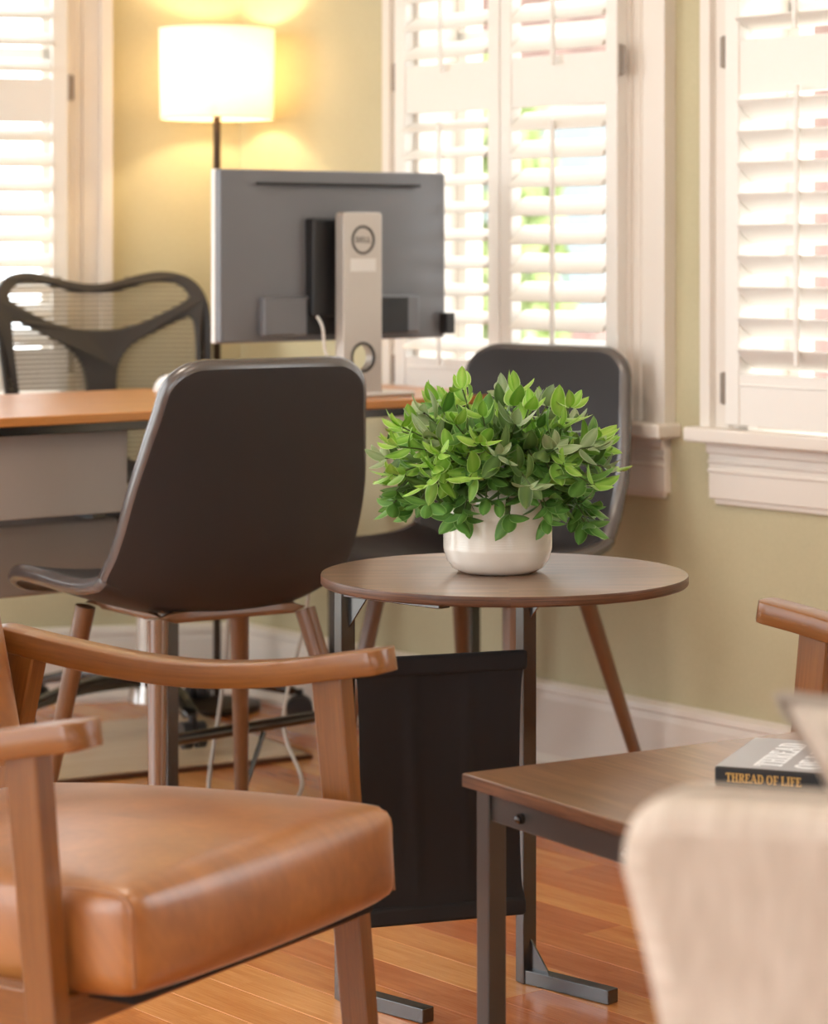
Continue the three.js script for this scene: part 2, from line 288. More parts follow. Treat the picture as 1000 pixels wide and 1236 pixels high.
// ---- added fill lights on the ceiling, above the frame
for (const [X, D, where] of [[-0.7, 3.6, 'above the tan leather armchair'], [0.9, 2.0, 'above the cream chair']]) {
  const t = thing('ceiling_fill_light', 'added round flush ceiling fill light with a white diffuser ' + where, 'ceiling light', X, HIGH, -D);
  part('housing', lathe([[0, 0], [0.27, 0], [0.27, -0.03], [0.25, -0.04], [0.24, -0.03], [0.24, -0.005], [0, -0.005]]), M.white, t);
  part('diffuser', mv(lathe([[0, -0.022], [0.18, -0.02], [0.238, -0.006], [0, -0.006]], 48), 0, -0.008, 0), new THREE.MeshStandardMaterial({ color: 0xffffff, emissive: 0xfff0dc, emissiveIntensity: 2 }), t);
  const l = new THREE.RectAreaLight(0xfff0dc, CEILING_FILL_POWER, 0.42, 0.42); l.name = 'ceiling_fill_lamp'; l.position.set(X, HIGH - 0.055, -D); l.rotation.x = -Math.PI / 2; scene.add(l);
}

// ------------------------------------------------------------------ outside
{
  const g = part('ground', mv(new THREE.BoxGeometry(60, 0.2, 60), 0, -0.7, -8), std(S('#d8d4cb'), 0.9, { bumpMap: grit, bumpScale: 0.01 }), scene); g.userData.kind = 'structure';
  const house = thing('house', 'pale pink neighbouring house with vertical boards seen through the shutters', 'house', 2.4, -0.6, -14.5, -18 * T);
  part('wall', uvBox(bx(-4.5, 1.2, 0, 3.4, -3, 0, 0.01)), std(S('#bf9f96'), 0.8), house);
  const bm = std(S('#a98a82'), 0.8); for (let i = 0; i < 20; i++) part('siding_board', bx(-4.4 + i * 0.28, -4.28 + i * 0.28, 0.2, 3.3, 0, 0.03, 0.004), bm, house);
  const wn = part('window_frame', [bx(-2.2, -1.2, 1.2, 2.4, 0.02, 0.08), bx(-1.72, -1.68, 1.2, 2.4, 0.08, 0.1)], M.shutter, house); part('pane', bx(-2.12, -1.28, 1.28, 2.32, 0.07, 0.09), std(S('#9fb0b5'), 0.15), wn);
  part('roof', extrude(poly([[-3.4, 3.4], [-1.5, 4.6], [0.4, 3.4]]), 6.2).rotateY(Math.PI / 2).translate(-4.7, 0, 0), std(S('#8d8781'), 0.9), house);
}
function shrub(label, X, D, h, w, colors, n, extra) {
  const t = thing('shrub', label, 'shrub', X, -0.6, -D), list = colors.map(() => []);
  const lf = new THREE.CircleGeometry(1, 5);
  for (let i = 0; i < n; i++) { const a = rnd() * 6.283, e = Math.acos(rr(-1, 1)), r = 0.75 + 0.25 * rnd(), g = lf.clone(); g.scale(0.05, 0.08, 1); g.rotateX(rr(-1, 1)); g.rotateY(rnd() * 6.28); mv(g, Math.sin(e) * Math.cos(a) * w / 2 * r, h * 0.52 + Math.cos(e) * h / 2 * r, Math.sin(e) * Math.sin(a) * w / 2 * r); list[i % colors.length].push(g); }
  list.forEach((l, i) => { part(extra && i === colors.length - 1 ? 'blossoms' : 'foliage', l, std(S(colors[i]), 0.7, { side: THREE.DoubleSide }), t).userData.kind = 'stuff'; });
  part('stem', [rod(V(0, 0, 0), V(0.1, h * 0.6, 0), 0.04, 0.02), rod(V(0, 0, 0), V(-0.12, h * 0.6, 0.1), 0.035, 0.02)], std(S('#5d4a38'), 0.9), t);
}
shrub('tall lime green shrub outside the window behind the monitor', 0.27, 11.5, 2.5, 0.8, ['#bccb92', '#a9bb78'], 1300);
shrub('low shrub with red blossoms outside the window behind the monitor', 0.42, 9.8, 1.15, 1.0, ['#b4c08f', '#cc5a5c'], 900, true);
shrub('low shrub with red blossoms outside the window at the right edge', 2.6, 7.6, 1.3, 1.2, ['#b4c08f', '#cc5a5c'], 900, true);

// ------------------------------------------------------------------ round side table with plant
{
  const TX = 0.124, TD = 3.70, top = 0.595, t = thing('side_table', 'round walnut side table with black steel legs and a hanging fabric sling', 'side table', TX, 0, -TD);
  const disc = lathe([[0, -0.0135], [0.2505, -0.0135], [0.2525, -0.0115], [0.2525, -0.002], [0.2515, 0]], 96), face = new THREE.CircleGeometry(0.2518, 96).rotateX(-Math.PI / 2);
  const topMesh = part('tabletop', uvBox(mv(merge([face]), 0, top, 0), 'x'), M.walnut, t);
  { const p = disc.attributes.position, uv = disc.attributes.uv; for (let i = 0; i < p.count; i++) uv.setXY(i, uv.getX(i) * 1.58, p.getY(i) * 1.5); }
  part('edge_band', mv(disc, 0, top, 0), M.walnutEdge, t);
  const A = [-0.096 - TX, 3.73 - TD], B = [0.159 - TX, 3.82 - TD], turn = -45 * T * 0 + 28 * T, fwd = [0.72, -0.69];
  const leg = ([x, d]) => { const g = box(0.022, top - 0.0145, 0.022, 0.0015); g.rotateY(turn); return mv(g, x, (top - 0.0145) / 2, -d); };
  part('leg', leg(A), M.blackSteel, t); part('leg', leg(B), M.blackSteel, t);
  const bar = ([x, d], y, len, h) => { const g = box(len, h, 0.022, 0.0012); g.rotateY(Math.atan2(fwd[1], fwd[0]) * 1); mv(g, x + fwd[0] * len / 2, y, -(d + fwd[1] * len / 2)); return g; };
  for (const P of [A, B]) { part('top_bar', bar(P, top - 0.0145 - 0.0105, 0.19, 0.02), M.blackSteel, t); part('base_bar', bar(P, 0.0105, P === B ? 0.16 : 0.16, 0.02), M.blackSteel, t); }
  const gus = (P, y, s) => { const g = extrude(poly([[0.009, 0], [0.045, 0], [0.009, s * 0.045]]), 0.003); g.rotateY(Math.atan2(fwd[1], fwd[0])); return mv(g, P[0], y, -P[1]); };
  for (const P of [A, B]) { part('gusset', gus(P, top - 0.0345, -1), M.blackSteel, t); part('gusset', gus(P, 0.0205, 1), M.blackSteel, t); }
  // sling: two cloth panels hung between the legs
  const ax = Math.atan2(B[1] - A[1], B[0] - A[0]), L = Math.hypot(B[0] - A[0], B[1] - A[1]);
  const sheet = (zoff) => { const g = shell((u, v) => { const pinch = 0.0085 * Math.pow(Math.sin(Math.PI * Math.min(1, Math.max(0, (v - 0.06) / 0.87))), 0.35); const x0 = 0.012 + pinch * 0.5, x1 = L - 0.0085 - pinch; const x = x0 + (x1 - x0) * u;
    const fold = 0.006 * Math.exp(-(((u - 0.3 - 0.06 * v) / 0.035) ** 2)) * Math.sin(Math.PI * v) + 0.005 * Math.exp(-(((u - 0.66) / 0.03) ** 2)) * Math.sin(Math.PI * v) + 0.002 * Math.sin(u * 9 + v * 4);
    return V(x, 0.105 + (1 - v) * 0.366, zoff + fold + 0.004 * Math.sin(Math.PI * v)); }, 60, 60, 0.0016); g.rotateY(ax); return mv(g, A[0], 0, -A[1]); };
  const inFrame = (g) => { g.rotateY(ax); return mv(g, A[0], 0, -A[1]); };
  const sl = part('sling', [sheet(0.013)], M.blackFabric, t);
  part('hem', inFrame(bx(0.006, L - 0.004, 0.446, 0.474, 0.006, 0.020, 0.006)), M.blackFabric, sl); part('hem', inFrame(bx(0.008, L - 0.006, 0.1, 0.126, 0.006, 0.0195, 0.006)), M.blackFabric, sl);
  part('rod', inFrame(rod(V(0, 0.46, 0), V(L, 0.46, 0), 0.004)), M.blackSteel, t); part('rod', inFrame(rod(V(0, 0.113, 0), V(L, 0.113, 0), 0.004)), M.blackSteel, t);

  // pot and plant
  const PX = 0.1155, PD = 3.715, pot = thing('plant_pot', 'ribbed off-white ceramic pot holding a leafy green plant on the round table', 'pot', PX, top, -PD);
  const prof = [[0, 0.0015], [0.04, 0], [0.052, 0.001], [0.063, 0.007], [0.071, 0.018], [0.0748, 0.032]];
  for (let i = 0; i <= 120; i++) { const y = 0.034 + i * 0.00055; prof.push([0.0752 + (0.00011 * Math.sin(i * 2.1) + 0.00005 * Math.sin(i * 5.3)) * (i > 3 && i < 112 ? 1 : 0), y]); }
  prof.push([0.0745, 0.108], [0.0725, 0.118], [0.0685, 0.1225], [0.066, 0.1215], [0.0655, 0.117], [0.067, 0.1], [0.067, 0.09]);
  part('pot_wall', lathe(prof, 96), M.ceramic, pot);
  part('soil', lathe([[0.067, 0.098], [0.05, 0.101], [0.02, 0.105], [0, 0.106]].reverse(), 32), M.soil, pot);

  const plant = thing('leafy_plant', 'bushy bright green plant with small pointed leaves in a white pot', 'plant', PX, top, -PD);
  const leafGeo = (fold, curl, pal) => {
    const pos = [], col = [], idx = [], n = 7, rows = [];
    const edge = new THREE.Color(pal[1]), midc = new THREE.Color(pal[0]), rib = new THREE.Color(pal[2]);
    for (let i = 0; i <= n; i++) {
      const t = i / n, w = 0.255 * Math.pow(Math.sin(Math.PI * Math.pow(t, 0.9)), 0.68) * (1 - 0.1 * t), y = -curl * t * t;
      const r = []; for (const s of [-1, -0.8, 0, 0.8, 1]) { pos.push(s * w, y + fold * Math.abs(s) * w, t); const c = Math.abs(s) === 1 ? edge : s === 0 ? rib : midc; col.push(c.r, c.g, c.b); r.push(pos.length / 3 - 1); } rows.push(r);
    }
    for (let i = 0; i < n; i++) for (let j = 0; j < 4; j++) idx.push(rows[i][j], rows[i + 1][j], rows[i][j + 1], rows[i][j + 1], rows[i + 1][j], rows[i + 1][j + 1]);
    const g = new THREE.BufferGeometry(); g.setAttribute('position', new THREE.Float32BufferAttribute(pos, 3)); g.setAttribute('color', new THREE.Float32BufferAttribute(col, 3)); g.setIndex(idx); g.computeVertexNormals(); return g;
  };
  const pals = [['#8cc038', '#e0f0ae', '#b4d868'], ['#7cb03a', '#cfe89a', '#a2cc5c'], ['#58883a', '#a4c878', '#78a850'], ['#98ae7c', '#d6e2c0', '#b0c298'], ['#557238', '#90ac68', '#749250']];  // the two darker greens carry the shade of inner leaves in their colour
  const leafGeos = pals.flatMap((p) => [leafGeo(0.35, 0.12, p), leafGeo(0.2, 0.3, p), leafGeo(0.45, -0.05, p)]);
  const leafMat = phy(0xffffff, 0.42, { vertexColors: true, side: THREE.DoubleSide, transmission: 0.3, thickness: 0, specularIntensity: 0.6 });
  const stems = [], leaves = [];
  const put = (p, dir, len, pal) => leaves.push({ p, dir, len, pal });
  const O = V(0, 0.1, 0);
  for (let i = 0; i < 100; i++) {
    // dome of stems; a few hang over the rim
    const hang = i >= 52, a = i >= 76 ? rr(0.75, 2.4) : hang ? (i % 2 ? rr(2.2, 3.9) : rr(-1.1, 0.9)) : i * 2.39996 + rr(-0.2, 0.2), q = Math.sqrt((i % 52 + 0.5) / 52), el = i >= 88 ? rr(0.12, 0.5) : i >= 76 ? rr(-0.5, 0.05) : hang ? rr(-0.42, 0.0) : (1 - q) * 1.45 + rr(-0.04, 0.1);
    const R = i >= 88 ? rr(0.1, 0.14) : i >= 76 ? rr(0.095, 0.12) : hang ? rr(0.105, 0.155) : 0.155 * (0.9 + 0.2 * rnd()) + (1 - Math.abs(el) / 1.5) * 0.005;
    const tip = V(Math.cos(a) * Math.cos(el) * R, 0.125 + Math.sin(el) * R * 0.83 + (hang ? -0.005 : 0.0), Math.sin(a) * Math.cos(el) * R * 0.92);
    const b = V(Math.cos(a) * 0.03 * q, 0.1, Math.sin(a) * 0.03 * q), m = b.clone().lerp(tip, 0.55); m.y += hang ? 0.055 : 0.03 * q;
    const c = new THREE.CatmullRomCurve3([b, m, tip]); stems.push(new THREE.TubeGeometry(c, 10, 0.0011, 5));
    const kinds = i >= 76 && i < 88 ? [2, 4, 4] : hang ? [2, 4, 1] : rnd() < 0.62 ? [0, 1, 0] : rnd() < 0.5 ? [1, 2, 1] : [3, 4, 2];
    const nodes = hang ? 4 : 5;
    for (let k = 0; k < nodes; k++) {
      const t = 1 - k * (hang ? 0.17 : 0.125) - 0.01, P = c.getPointAt(Math.max(0.2, t)), D = c.getTangentAt(Math.max(0.2, t));
      const sidev = D.clone().cross(V(rr(-0.4, 0.4), 1, rr(-0.4, 0.4))).normalize(), tw = k * 1.4 + rr(-0.5, 0.5); sidev.applyAxisAngle(D, tw);
      const pal = kinds[Math.min(2, Math.floor(k * 0.6 + rnd() * 0.9))], ln = rr(0.033, 0.047) * (k === 0 ? 0.9 : 1);
      for (const s of [-1, 1]) put(P, sidev.clone().multiplyScalar(s).addScaledVector(D, rr(0.35, 1.0)).addScaledVector(V(0, 1, 0), rr(-0.25, 0.35)).normalize(), ln, pal);
      if (k === 0) { put(P, D.clone().addScaledVector(V(rr(-1, 1), rr(0, 1), rr(-1, 1)), 0.35).normalize(), ln * 0.9, kinds[0]); if (!hang) put(P, V(rr(-1, 1), rr(0.1, 1), rr(-1, 1)).normalize(), ln * 0.75, kinds[0]); }
    }
  }
  part('stems', stems, std(S('#4d5a30'), 0.7), plant).userData.kind = 'stuff';
  const cam = V(-PX, EYE - top, PD), score = (l) => l.p.clone().sub(V(0, 0.1, 0)).dot(V(0, 0.12, 1)) + l.p.length() * 0.4;
  leaves.sort((a, b) => score(b) - score(a));
  const bulk = [];
  leaves.forEach((l, i) => {
    const g = leafGeos[l.pal * 3 + Math.floor(rnd() * 3)], z = l.dir, x = z.clone().cross(V(rr(-0.35, 0.35), 1, 0.35 + rr(-0.4, 0.6))).normalize(), y = z.clone().cross(x).normalize(), s = l.len, wv = rr(0.92, 1.15);
    const m4 = new THREE.Matrix4().makeBasis(x.clone().multiplyScalar(s * wv), y.multiplyScalar(s), z.clone().multiplyScalar(s)); m4.setPosition(l.p);
    if (i < 298) { const m = part(numbered('leaf'), g, leafMat, plant); m.applyMatrix4(m4); } else bulk.push(g.clone().applyMatrix4(m4));
  });
  if (bulk.length) { const bg = mergeGeometries(bulk, false); part('inner_leaves', bg, leafMat, plant).userData.kind = 'stuff'; }
}

// ------------------------------------------------------------------ shell dining chairs
function shellChair(label, X, D, turn) {
  const t = thing('visitor_chair', label, 'chair', X, 0, -D, turn, undefined);
  // profile from the front of the seat to the top of the back: [z, y, half width, edge lift]
  const prof = [[0.235, 0.452, 0.205, 0.012], [0.20, 0.466, 0.218, 0.018], [0.10, 0.462, 0.225, 0.026], [0.0, 0.452, 0.226, 0.034], [-0.09, 0.447, 0.225, 0.045], [-0.155, 0.457, 0.222, 0.056], [-0.195, 0.50, 0.22, 0.058], [-0.218, 0.565, 0.216, 0.046], [-0.234, 0.645, 0.21, 0.032], [-0.25, 0.735, 0.194, 0.02], [-0.261, 0.793, 0.183, 0.013], [-0.27, 0.85, 0.175, 0.008]];
  const cz = new THREE.CatmullRomCurve3(prof.map((p) => V(0, p[1], p[0]))), cw = new THREE.CatmullRomCurve3(prof.map((p, i) => V(p[2], p[3], i * 0.08)));
  const Ltot = cz.getLength();
  const fn = (u, v0) => {
    const v = 0.2 * v0 + 0.4 * (1 - Math.cos(Math.PI * v0)), P = cz.getPoint(v), q = cw.getPoint(v), Tn = cz.getTangent(v);
    const dEnd = (1 - v) * Ltot, dStart = v * Ltot, r = 0.06, rf = 0.05; let hw = q.x;
    if (dEnd < r) hw = hw - r + Math.sqrt(Math.max(0, r * r - (r - dEnd) ** 2)); if (dStart < rf) hw = hw - rf + Math.sqrt(Math.max(0, rf * rf - (rf - dStart) ** 2));
    const s = u * 2 - 1, k = Math.pow(Math.min(1, Math.abs(s * hw) / q.x), 2.6);
    const inward = V(0, -Tn.z, Tn.y);   // towards the sitter
    return V(s * hw, P.y, P.z).addScaledVector(inward, k * q.y);
  };
  const [bodyGeo, rimGeo] = shell(fn, 36, 96, 0.028, true); const shellMesh = part('shell', bodyGeo, M.charcoal, t); part('lit_rim', rimGeo, M.piping, shellMesh);  // rim split off so its painted highlight differs from the shell
  const feet = [[-0.205, 0.17, -0.15, 0.085], [0.205, 0.17, 0.15, 0.085], [-0.215, -0.285, -0.14, -0.15], [0.215, -0.285, 0.14, -0.15]];
  for (const [fx, fz, tx, tz] of feet) part('leg', uvBox(rod(V(fx, 0, fz), V(tx, 0.435, tz), 0.0115, 0.0175, 18), 'y', [fx, fz]), M.legWood, t);
  part('under_frame', [sweepBar([V(-0.15, 0.441, 0.085), V(0, 0.441, 0.085), V(0.15, 0.441, 0.085)], () => 0.024, () => 0.018, 10), sweepBar([V(-0.14, 0.44, -0.15), V(0, 0.44, -0.15), V(0.14, 0.44, -0.15)], () => 0.024, () => 0.018, 10), sweepBar([V(-0.13, 0.441, -0.14), V(-0.13, 0.441, 0.085)], () => 0.02, () => 0.015, 6), sweepBar([V(0.13, 0.441, -0.14), V(0.13, 0.441, 0.085)], () => 0.02, () => 0.015, 6)], M.legWood, t);
  return t;
}
// local +z is the way the chair faces; facing (-0.629, 0.777) in (X, D) is a turn of 180 + 39 degrees
const faceTurn = (fx, fd) => Math.atan2(fx, -fd);
const chairA = shellChair('charcoal shell chair with wooden legs standing left of the plant, in front of the desk', -0.383, 4.56, faceTurn(-0.56, 0.83));
const chairB = chairA.clone(); chairB.name = numbered('visitor_chair'); chairB.position.set(0.108, 0, -5.015); chairB.rotation.y = faceTurn(-0.6, 0.8); chairB.scale.setScalar(0.985); tag(chairB, 'charcoal shell chair with wooden legs directly behind the potted plant', 'chair'); scene.add(chairB);

// ------------------------------------------------------------------ desk and what stands on it. Frame: x along the front edge (to the right), z towards the visitors
const DTURN = Math.atan2(0.629, 0.777);
const deskPt = (t, v) => [-0.636 + 0.777 * t - 0.629 * v, 4.643 + 0.629 * t + 0.777 * v];
{
  const [ox, od] = deskPt(0, 0), t = thing('desk', 'honey brown office desk with grey modesty panel and black steel legs', 'desk', ox, 0, -od, DTURN);
  part('desktop', uvBox(bx(-0.62, 1.1, 0.733, 0.75, -0.62, 0, 0.003), 'x'), M.deskWood, t);
  part('modesty_panel', bx(-0.58, 0.22, 0.565, 0.715, -0.10, -0.08, 0.003), M.greyPanel, t);
  part('top_rail', bx(-0.6, 1.07, 0.715, 0.733, -0.07, -0.03, 0.002), M.blackSteel, t);
  part('drawer_tray', bx(-0.58, 0.22, 0.425, 0.552, -0.5, -0.11, 0.006), M.darkPanel, t);
  part('tray_bracket', [bx(-0.56, -0.53, 0.42, 0.72, -0.3, -0.12), bx(0.17, 0.2, 0.42, 0.72, -0.3, -0.12)], M.blackSteel, t);
  for (const [x, z] of [[0.29, -0.05], [1.065, -0.12], [1.065, -0.57], [-0.59, -0.05], [-0.59, -0.57]]) part('leg', bx(x - 0.0125, x + 0.0125, 0, 0.733, z - 0.0125, z + 0.0125, 0.002), M.blackSteel, t);
  part('stretcher', rod(V(0.3, 0.149, -0.05), V(1.055, 0.149, -0.12), 0.011), M.blackSteel, t);
  part('brace', rod(V(0.5, 0.14, -0.05), V(0.42, 0.012, -0.02), 0.005), M.blackSteel, t);
}
{ // monitor, seen from behind
  const [ox, od] = deskPt(0.755, 0.16), t = thing('monitor', 'dark grey computer monitor seen from behind on a silver stand', 'monitor', ox, 0.75, -od, DTURN);
  const y0 = 0.108, y1 = 0.438, c = (y0 + y1) / 2;
  const bulge = (w, h, d) => { const g = new THREE.PlaneGeometry(w, h, 48, 32), p = g.attributes.position; for (let i = 0; i < p.count; i++) { const a = Math.abs(p.getX(i)) / (w / 2), b = Math.abs(p.getY(i)) / (h / 2); p.setZ(i, d * (1 - a ** 3) * (1 - b ** 3)); } g.computeVertexNormals(); return g; };
  part('back_cover', [mv(new RoundedBoxGeometry(0.55, y1 - y0, 0.022, 4, 0.006), 0, c, -0.012), mv(bulge(0.546, y1 - y0 - 0.006, 0.014), 0, c, -0.0015)], M.monitorGrey, t);
  part('bezel', bx(-0.276, 0.276, y0, y1, -0.032, -0.019, 0.002), M.whitePlastic, t);
  part('screen', bx(-0.266, 0.266, y0 + 0.015, y1 - 0.008, -0.0335, -0.029, 0.001), std(S('#15161a'), 0.25), t);
  part('top_vent', bx(-0.2, 0.2, y1 - 0.03, y1 - 0.024, 0.008, 0.013, 0.001), M.monitorDark, t);
  part('port_housing', mv(new RoundedBoxGeometry(0.38, 0.075, 0.02, 3, 0.005), 0, y0 + 0.05, 0.012), M.monitorGrey, t);
  part('port_recess', bx(-0.09, 0.16, y0 + 0.013, y0 + 0.083, 0.021, 0.0235, 0.001), M.monitorDark, t);
  part('mount_with_shadow', [mv(new RoundedBoxGeometry(0.15, 0.19, 0.03, 3, 0.006), -0.01, c - 0.022, 0.022), mv(box(0.06, 0.08, 0.04), 0, c + 0.02, 0.05)], M.monitorDark, t);  // dark block made wide enough to stand for the mount and its shadow
  // column with a round cable hole
  const s = poly([[-0.047, 0.008], [0.047, 0.008], [0.047, 0.352], [0.042, 0.357], [-0.042, 0.357], [-0.047, 0.352]]), hole = new THREE.Path(); hole.absarc(0, 0.078, 0.027, 0, Math.PI * 2, true); s.holes.push(hole);
  const col = part('stand_column', mv(extrude(s, 0.022, 0.003, 24), 0, 0, 0.058), M.silver, t);
  const zf = 0.083;
  part('logo_ring', mv(new THREE.TorusGeometry(0.0255, 0.0028, 10, 40), 0, 0.304, zf), M.ring, col);
  const font = await new FontLoader().loadAsync('fonts/droid/droid_sans_bold.typeface.json');
  { const g = new TextGeometry('DELL', { font, size: 0.0115, depth: 0.0012, curveSegments: 3 }); g.computeBoundingBox(); const b = g.boundingBox; mv(g, -(b.max.x + b.min.x) / 2, 0.2985, zf - 0.0006); part('logo_letters', g, M.ring, col); }
  part('white_sticker', bx(-0.031, 0.031, 0.243, 0.268, zf - 0.001, zf + 0.0006, 0.0004), M.whitePlastic, col);
  const hr = mv(new THREE.TorusGeometry(0.027, 0.003, 10, 40), 0, 0.078, zf - 0.001); part('cable_hole_rim', hr, M.monitorDark, col);
  part('stand_base', [bx(-0.12, 0.12, 0.0, 0.01, -0.09, 0.095, 0.004)], M.silver, t);
  part('webcam_clip', bx(0.26, 0.282, y0 + 0.008, y0 + 0.05, -0.02, 0.022, 0.003), M.monitorDark, t);
  part('signal_cable', tube([V(-0.075, y0 + 0.055, 0.03), V(-0.07, y0 + 0.03, 0.045), V(-0.062, y0 - 0.02, 0.045), V(-0.04, 0.05, 0.05), V(-0.03, 0.012, 0.06)], 0.003), M.whitePlastic, t);
}
{ // mouse
  const [ox, od] = deskPt(0.607, 0.51), t = thing('computer_mouse', 'small white computer mouse on the desk beside the dark chair back', 'mouse', ox, 0.75, -od, DTURN);
  const g = new THREE.SphereGeometry(1, 24, 16); g.scale(0.031, 0.034, 0.055); const p = g.attributes.position; for (let i = 0; i < p.count; i++) if (p.getY(i) < 0) p.setY(i, 0); g.computeVertexNormals(); part('body', g, M.whitePlastic, t);
  part('scroll_wheel', mv(new THREE.CylinderGeometry(0.007, 0.007, 0.006, 14).rotateZ(Math.PI / 2), 0, 0.0265, -0.03), M.blackPlastic, t);
}
{ // chair mat under the office chair
  const dir = Math.atan2(0.252, 0.448), t = thing('chair_mat', 'tan wooden chair mat with a dark front edge under the office chair', 'floor mat', -0.62, 0, -5.245, dir);
  part('mat_top', uvBox(bx(-0.75, 0.46, 0.0085, 0.011, -0.54, 0.0, 0.001), 'x'), phy(0xffffff, 0.25, { map: woodTex([198, 166, 126], [228, 200, 162], 21, 0.5), clearcoat: 0.3, clearcoatRoughness: 0.2 }), t);
  part('mat_border', [bx(-0.76, 0.47, 0, 0.009, -0.55, 0.01, 0.002)], std(S('#5b3119'), 0.45), t);
}
// ------------------------------------------------------------------ mesh office chair behind the desk
{
  const cx = -0.583, cd = 5.71, turn = faceTurn(0.38, -0.92), t = thing('office_chair', 'dark mesh-backed office chair with chrome star base behind the desk', 'office chair', cx, 0.011, -cd, turn);
  const half = [[0, 0.951], [0.05, 0.957], [0.10, 0.971], [0.15, 0.979], [0.195, 0.970], [0.222, 0.945], [0.234, 0.905], [0.235, 0.86], [0.228, 0.76], [0.215, 0.64], [0.2, 0.55], [0.17, 0.515], [0.08, 0.505], [0, 0.503]];
  const smooth = (pts, n, closed = false) => new THREE.CatmullRomCurve3(pts.map(([x, y]) => V(x, y, 0)), closed, 'catmullrom', 0.5).getPoints(n).map((p) => [p.x, p.y]);
  const full = smooth([...half, ...half.slice(1, -1).reverse().map(([x, y]) => [-x, y])], 110, true);
  const shape = poly(full.slice(0, -1));
  const h1 = [[0, 0.930], [0.05, 0.935], [0.10, 0.949], [0.145, 0.957], [0.18, 0.950], [0.197, 0.932], [0.196, 0.917], [0.15, 0.889], [0.10, 0.866], [0.05, 0.852], [0, 0.848]];
  const hole = (pts) => shape.holes.push(new THREE.Path(smooth(pts, 60, true).slice(0, -1).reverse().map((p) => new THREE.Vector2(...p))));
  hole([...h1, ...h1.slice(1, -1).reverse().map(([x, y]) => [-x, y])]);
  const h2 = [[0.032, 0.74], [0.045, 0.785], [0.075, 0.818], [0.12, 0.843], [0.17, 0.868], [0.198, 0.876], [0.204, 0.84], [0.198, 0.74], [0.185, 0.62], [0.165, 0.56], [0.1, 0.553], [0.045, 0.57], [0.032, 0.65]];
  hole(h2); hole(h2.map(([x, y]) => [-x, y]));
  const bend = (g) => { const p = g.attributes.position; for (let i = 0; i < p.count; i++) { const x = p.getX(i), y = p.getY(i); p.setZ(i, p.getZ(i) + 1.1 * x * x - 0.30 + 0.12 * (0.75 - y) - 0.6 * (y - 0.68) ** 2); } g.computeVertexNormals(); return g; };
  part('back_frame', bend(extrude(shape, 0.014, 0.004)), M.meshDark, t);
  t.scale.set(1.04, 0.993, 1);
  const strands = []; const hw = (y) => { let best = 0; for (const [x, yy] of full) if (Math.abs(yy - y) < 0.012) best = Math.max(best, x); return best; };
  for (let y = 0.545; y < 0.965; y += 0.0105) { const w = Math.max(0, hw(y) - 0.016); if (w < 0.02) continue; const lo = y > 0.948 ? 0.09 : -w; const mk = (a, b) => { const g = new THREE.BoxGeometry(b - a, 0.0058, 0.0012, 10, 1, 1); mv(g, (a + b) / 2, y, 0.007); strands.push(bend(g)); }; if (y > 0.935) { mk(0.07, w); mk(-w, -0.07); } else mk(-w, w); }
  part('mesh_fabric', strands, std(S('#8d8470'), 0.7), t).userData.kind = 'stuff';
  part('seat', mv(new RoundedBoxGeometry(0.48, 0.06, 0.46, 4, 0.028), 0, 0.47, 0.0), M.blackFabric, t);
  part('back_spine', sweepBar([V(0, 0.43, -0.05), V(0, 0.43, -0.24), V(0, 0.5, -0.3), V(0, 0.7, -0.29)], () => 0.05, () => 0.02, 20, V(1, 0, 0)), M.meshDark, t);
  part('tilt_housing', mv(new RoundedBoxGeometry(0.16, 0.06, 0.2, 3, 0.015), 0, 0.41, -0.03), M.blackPlastic, t);
  part('gas_cylinder', [rod(V(0, 0.09, -0.03), V(0, 0.26, -0.03), 0.026), rod(V(0, 0.25, -0.03), V(0, 0.4, -0.03), 0.015)], M.silver, t);
  const hub = V(0, 0.1, -0.03); const base = part('star_base', rod(V(0, 0.06, -0.03), V(0, 0.125, -0.03), 0.045, 0.035, 20), M.chrome, t);
  for (let k = 0; k < 5; k++) {
    const a = k * 72 * T + 0.32, dx = Math.cos(a), dz = Math.sin(a), E = V(dx * 0.31, 0.075, -0.03 + dz * 0.31);
    part('base_arm', sweepBar([V(dx * 0.03, 0.112, -0.03 + dz * 0.03), V(dx * 0.17, 0.105, -0.03 + dz * 0.17), E], (q) => 0.05 - 0.02 * q, (q) => 0.034 - 0.016 * q, 18), M.blackSteel, base);
    const w = (o) => { const g = new THREE.CylinderGeometry(0.028, 0.028, 0.018, 20).rotateX(Math.PI / 2).rotateY(-a); return mv(g, E.x - dz * o, 0.0395, E.z + dx * o); };
    part('caster', [w(0.014), w(-0.014), rod(V(E.x, 0.04, E.z), V(E.x, 0.08, E.z), 0.008)], M.blackPlastic, base);
  }
  for (const n of ['star_base', 'gas_cylinder', 'tilt_housing']) t.getObjectByName(n).position.x = 0.03;
}
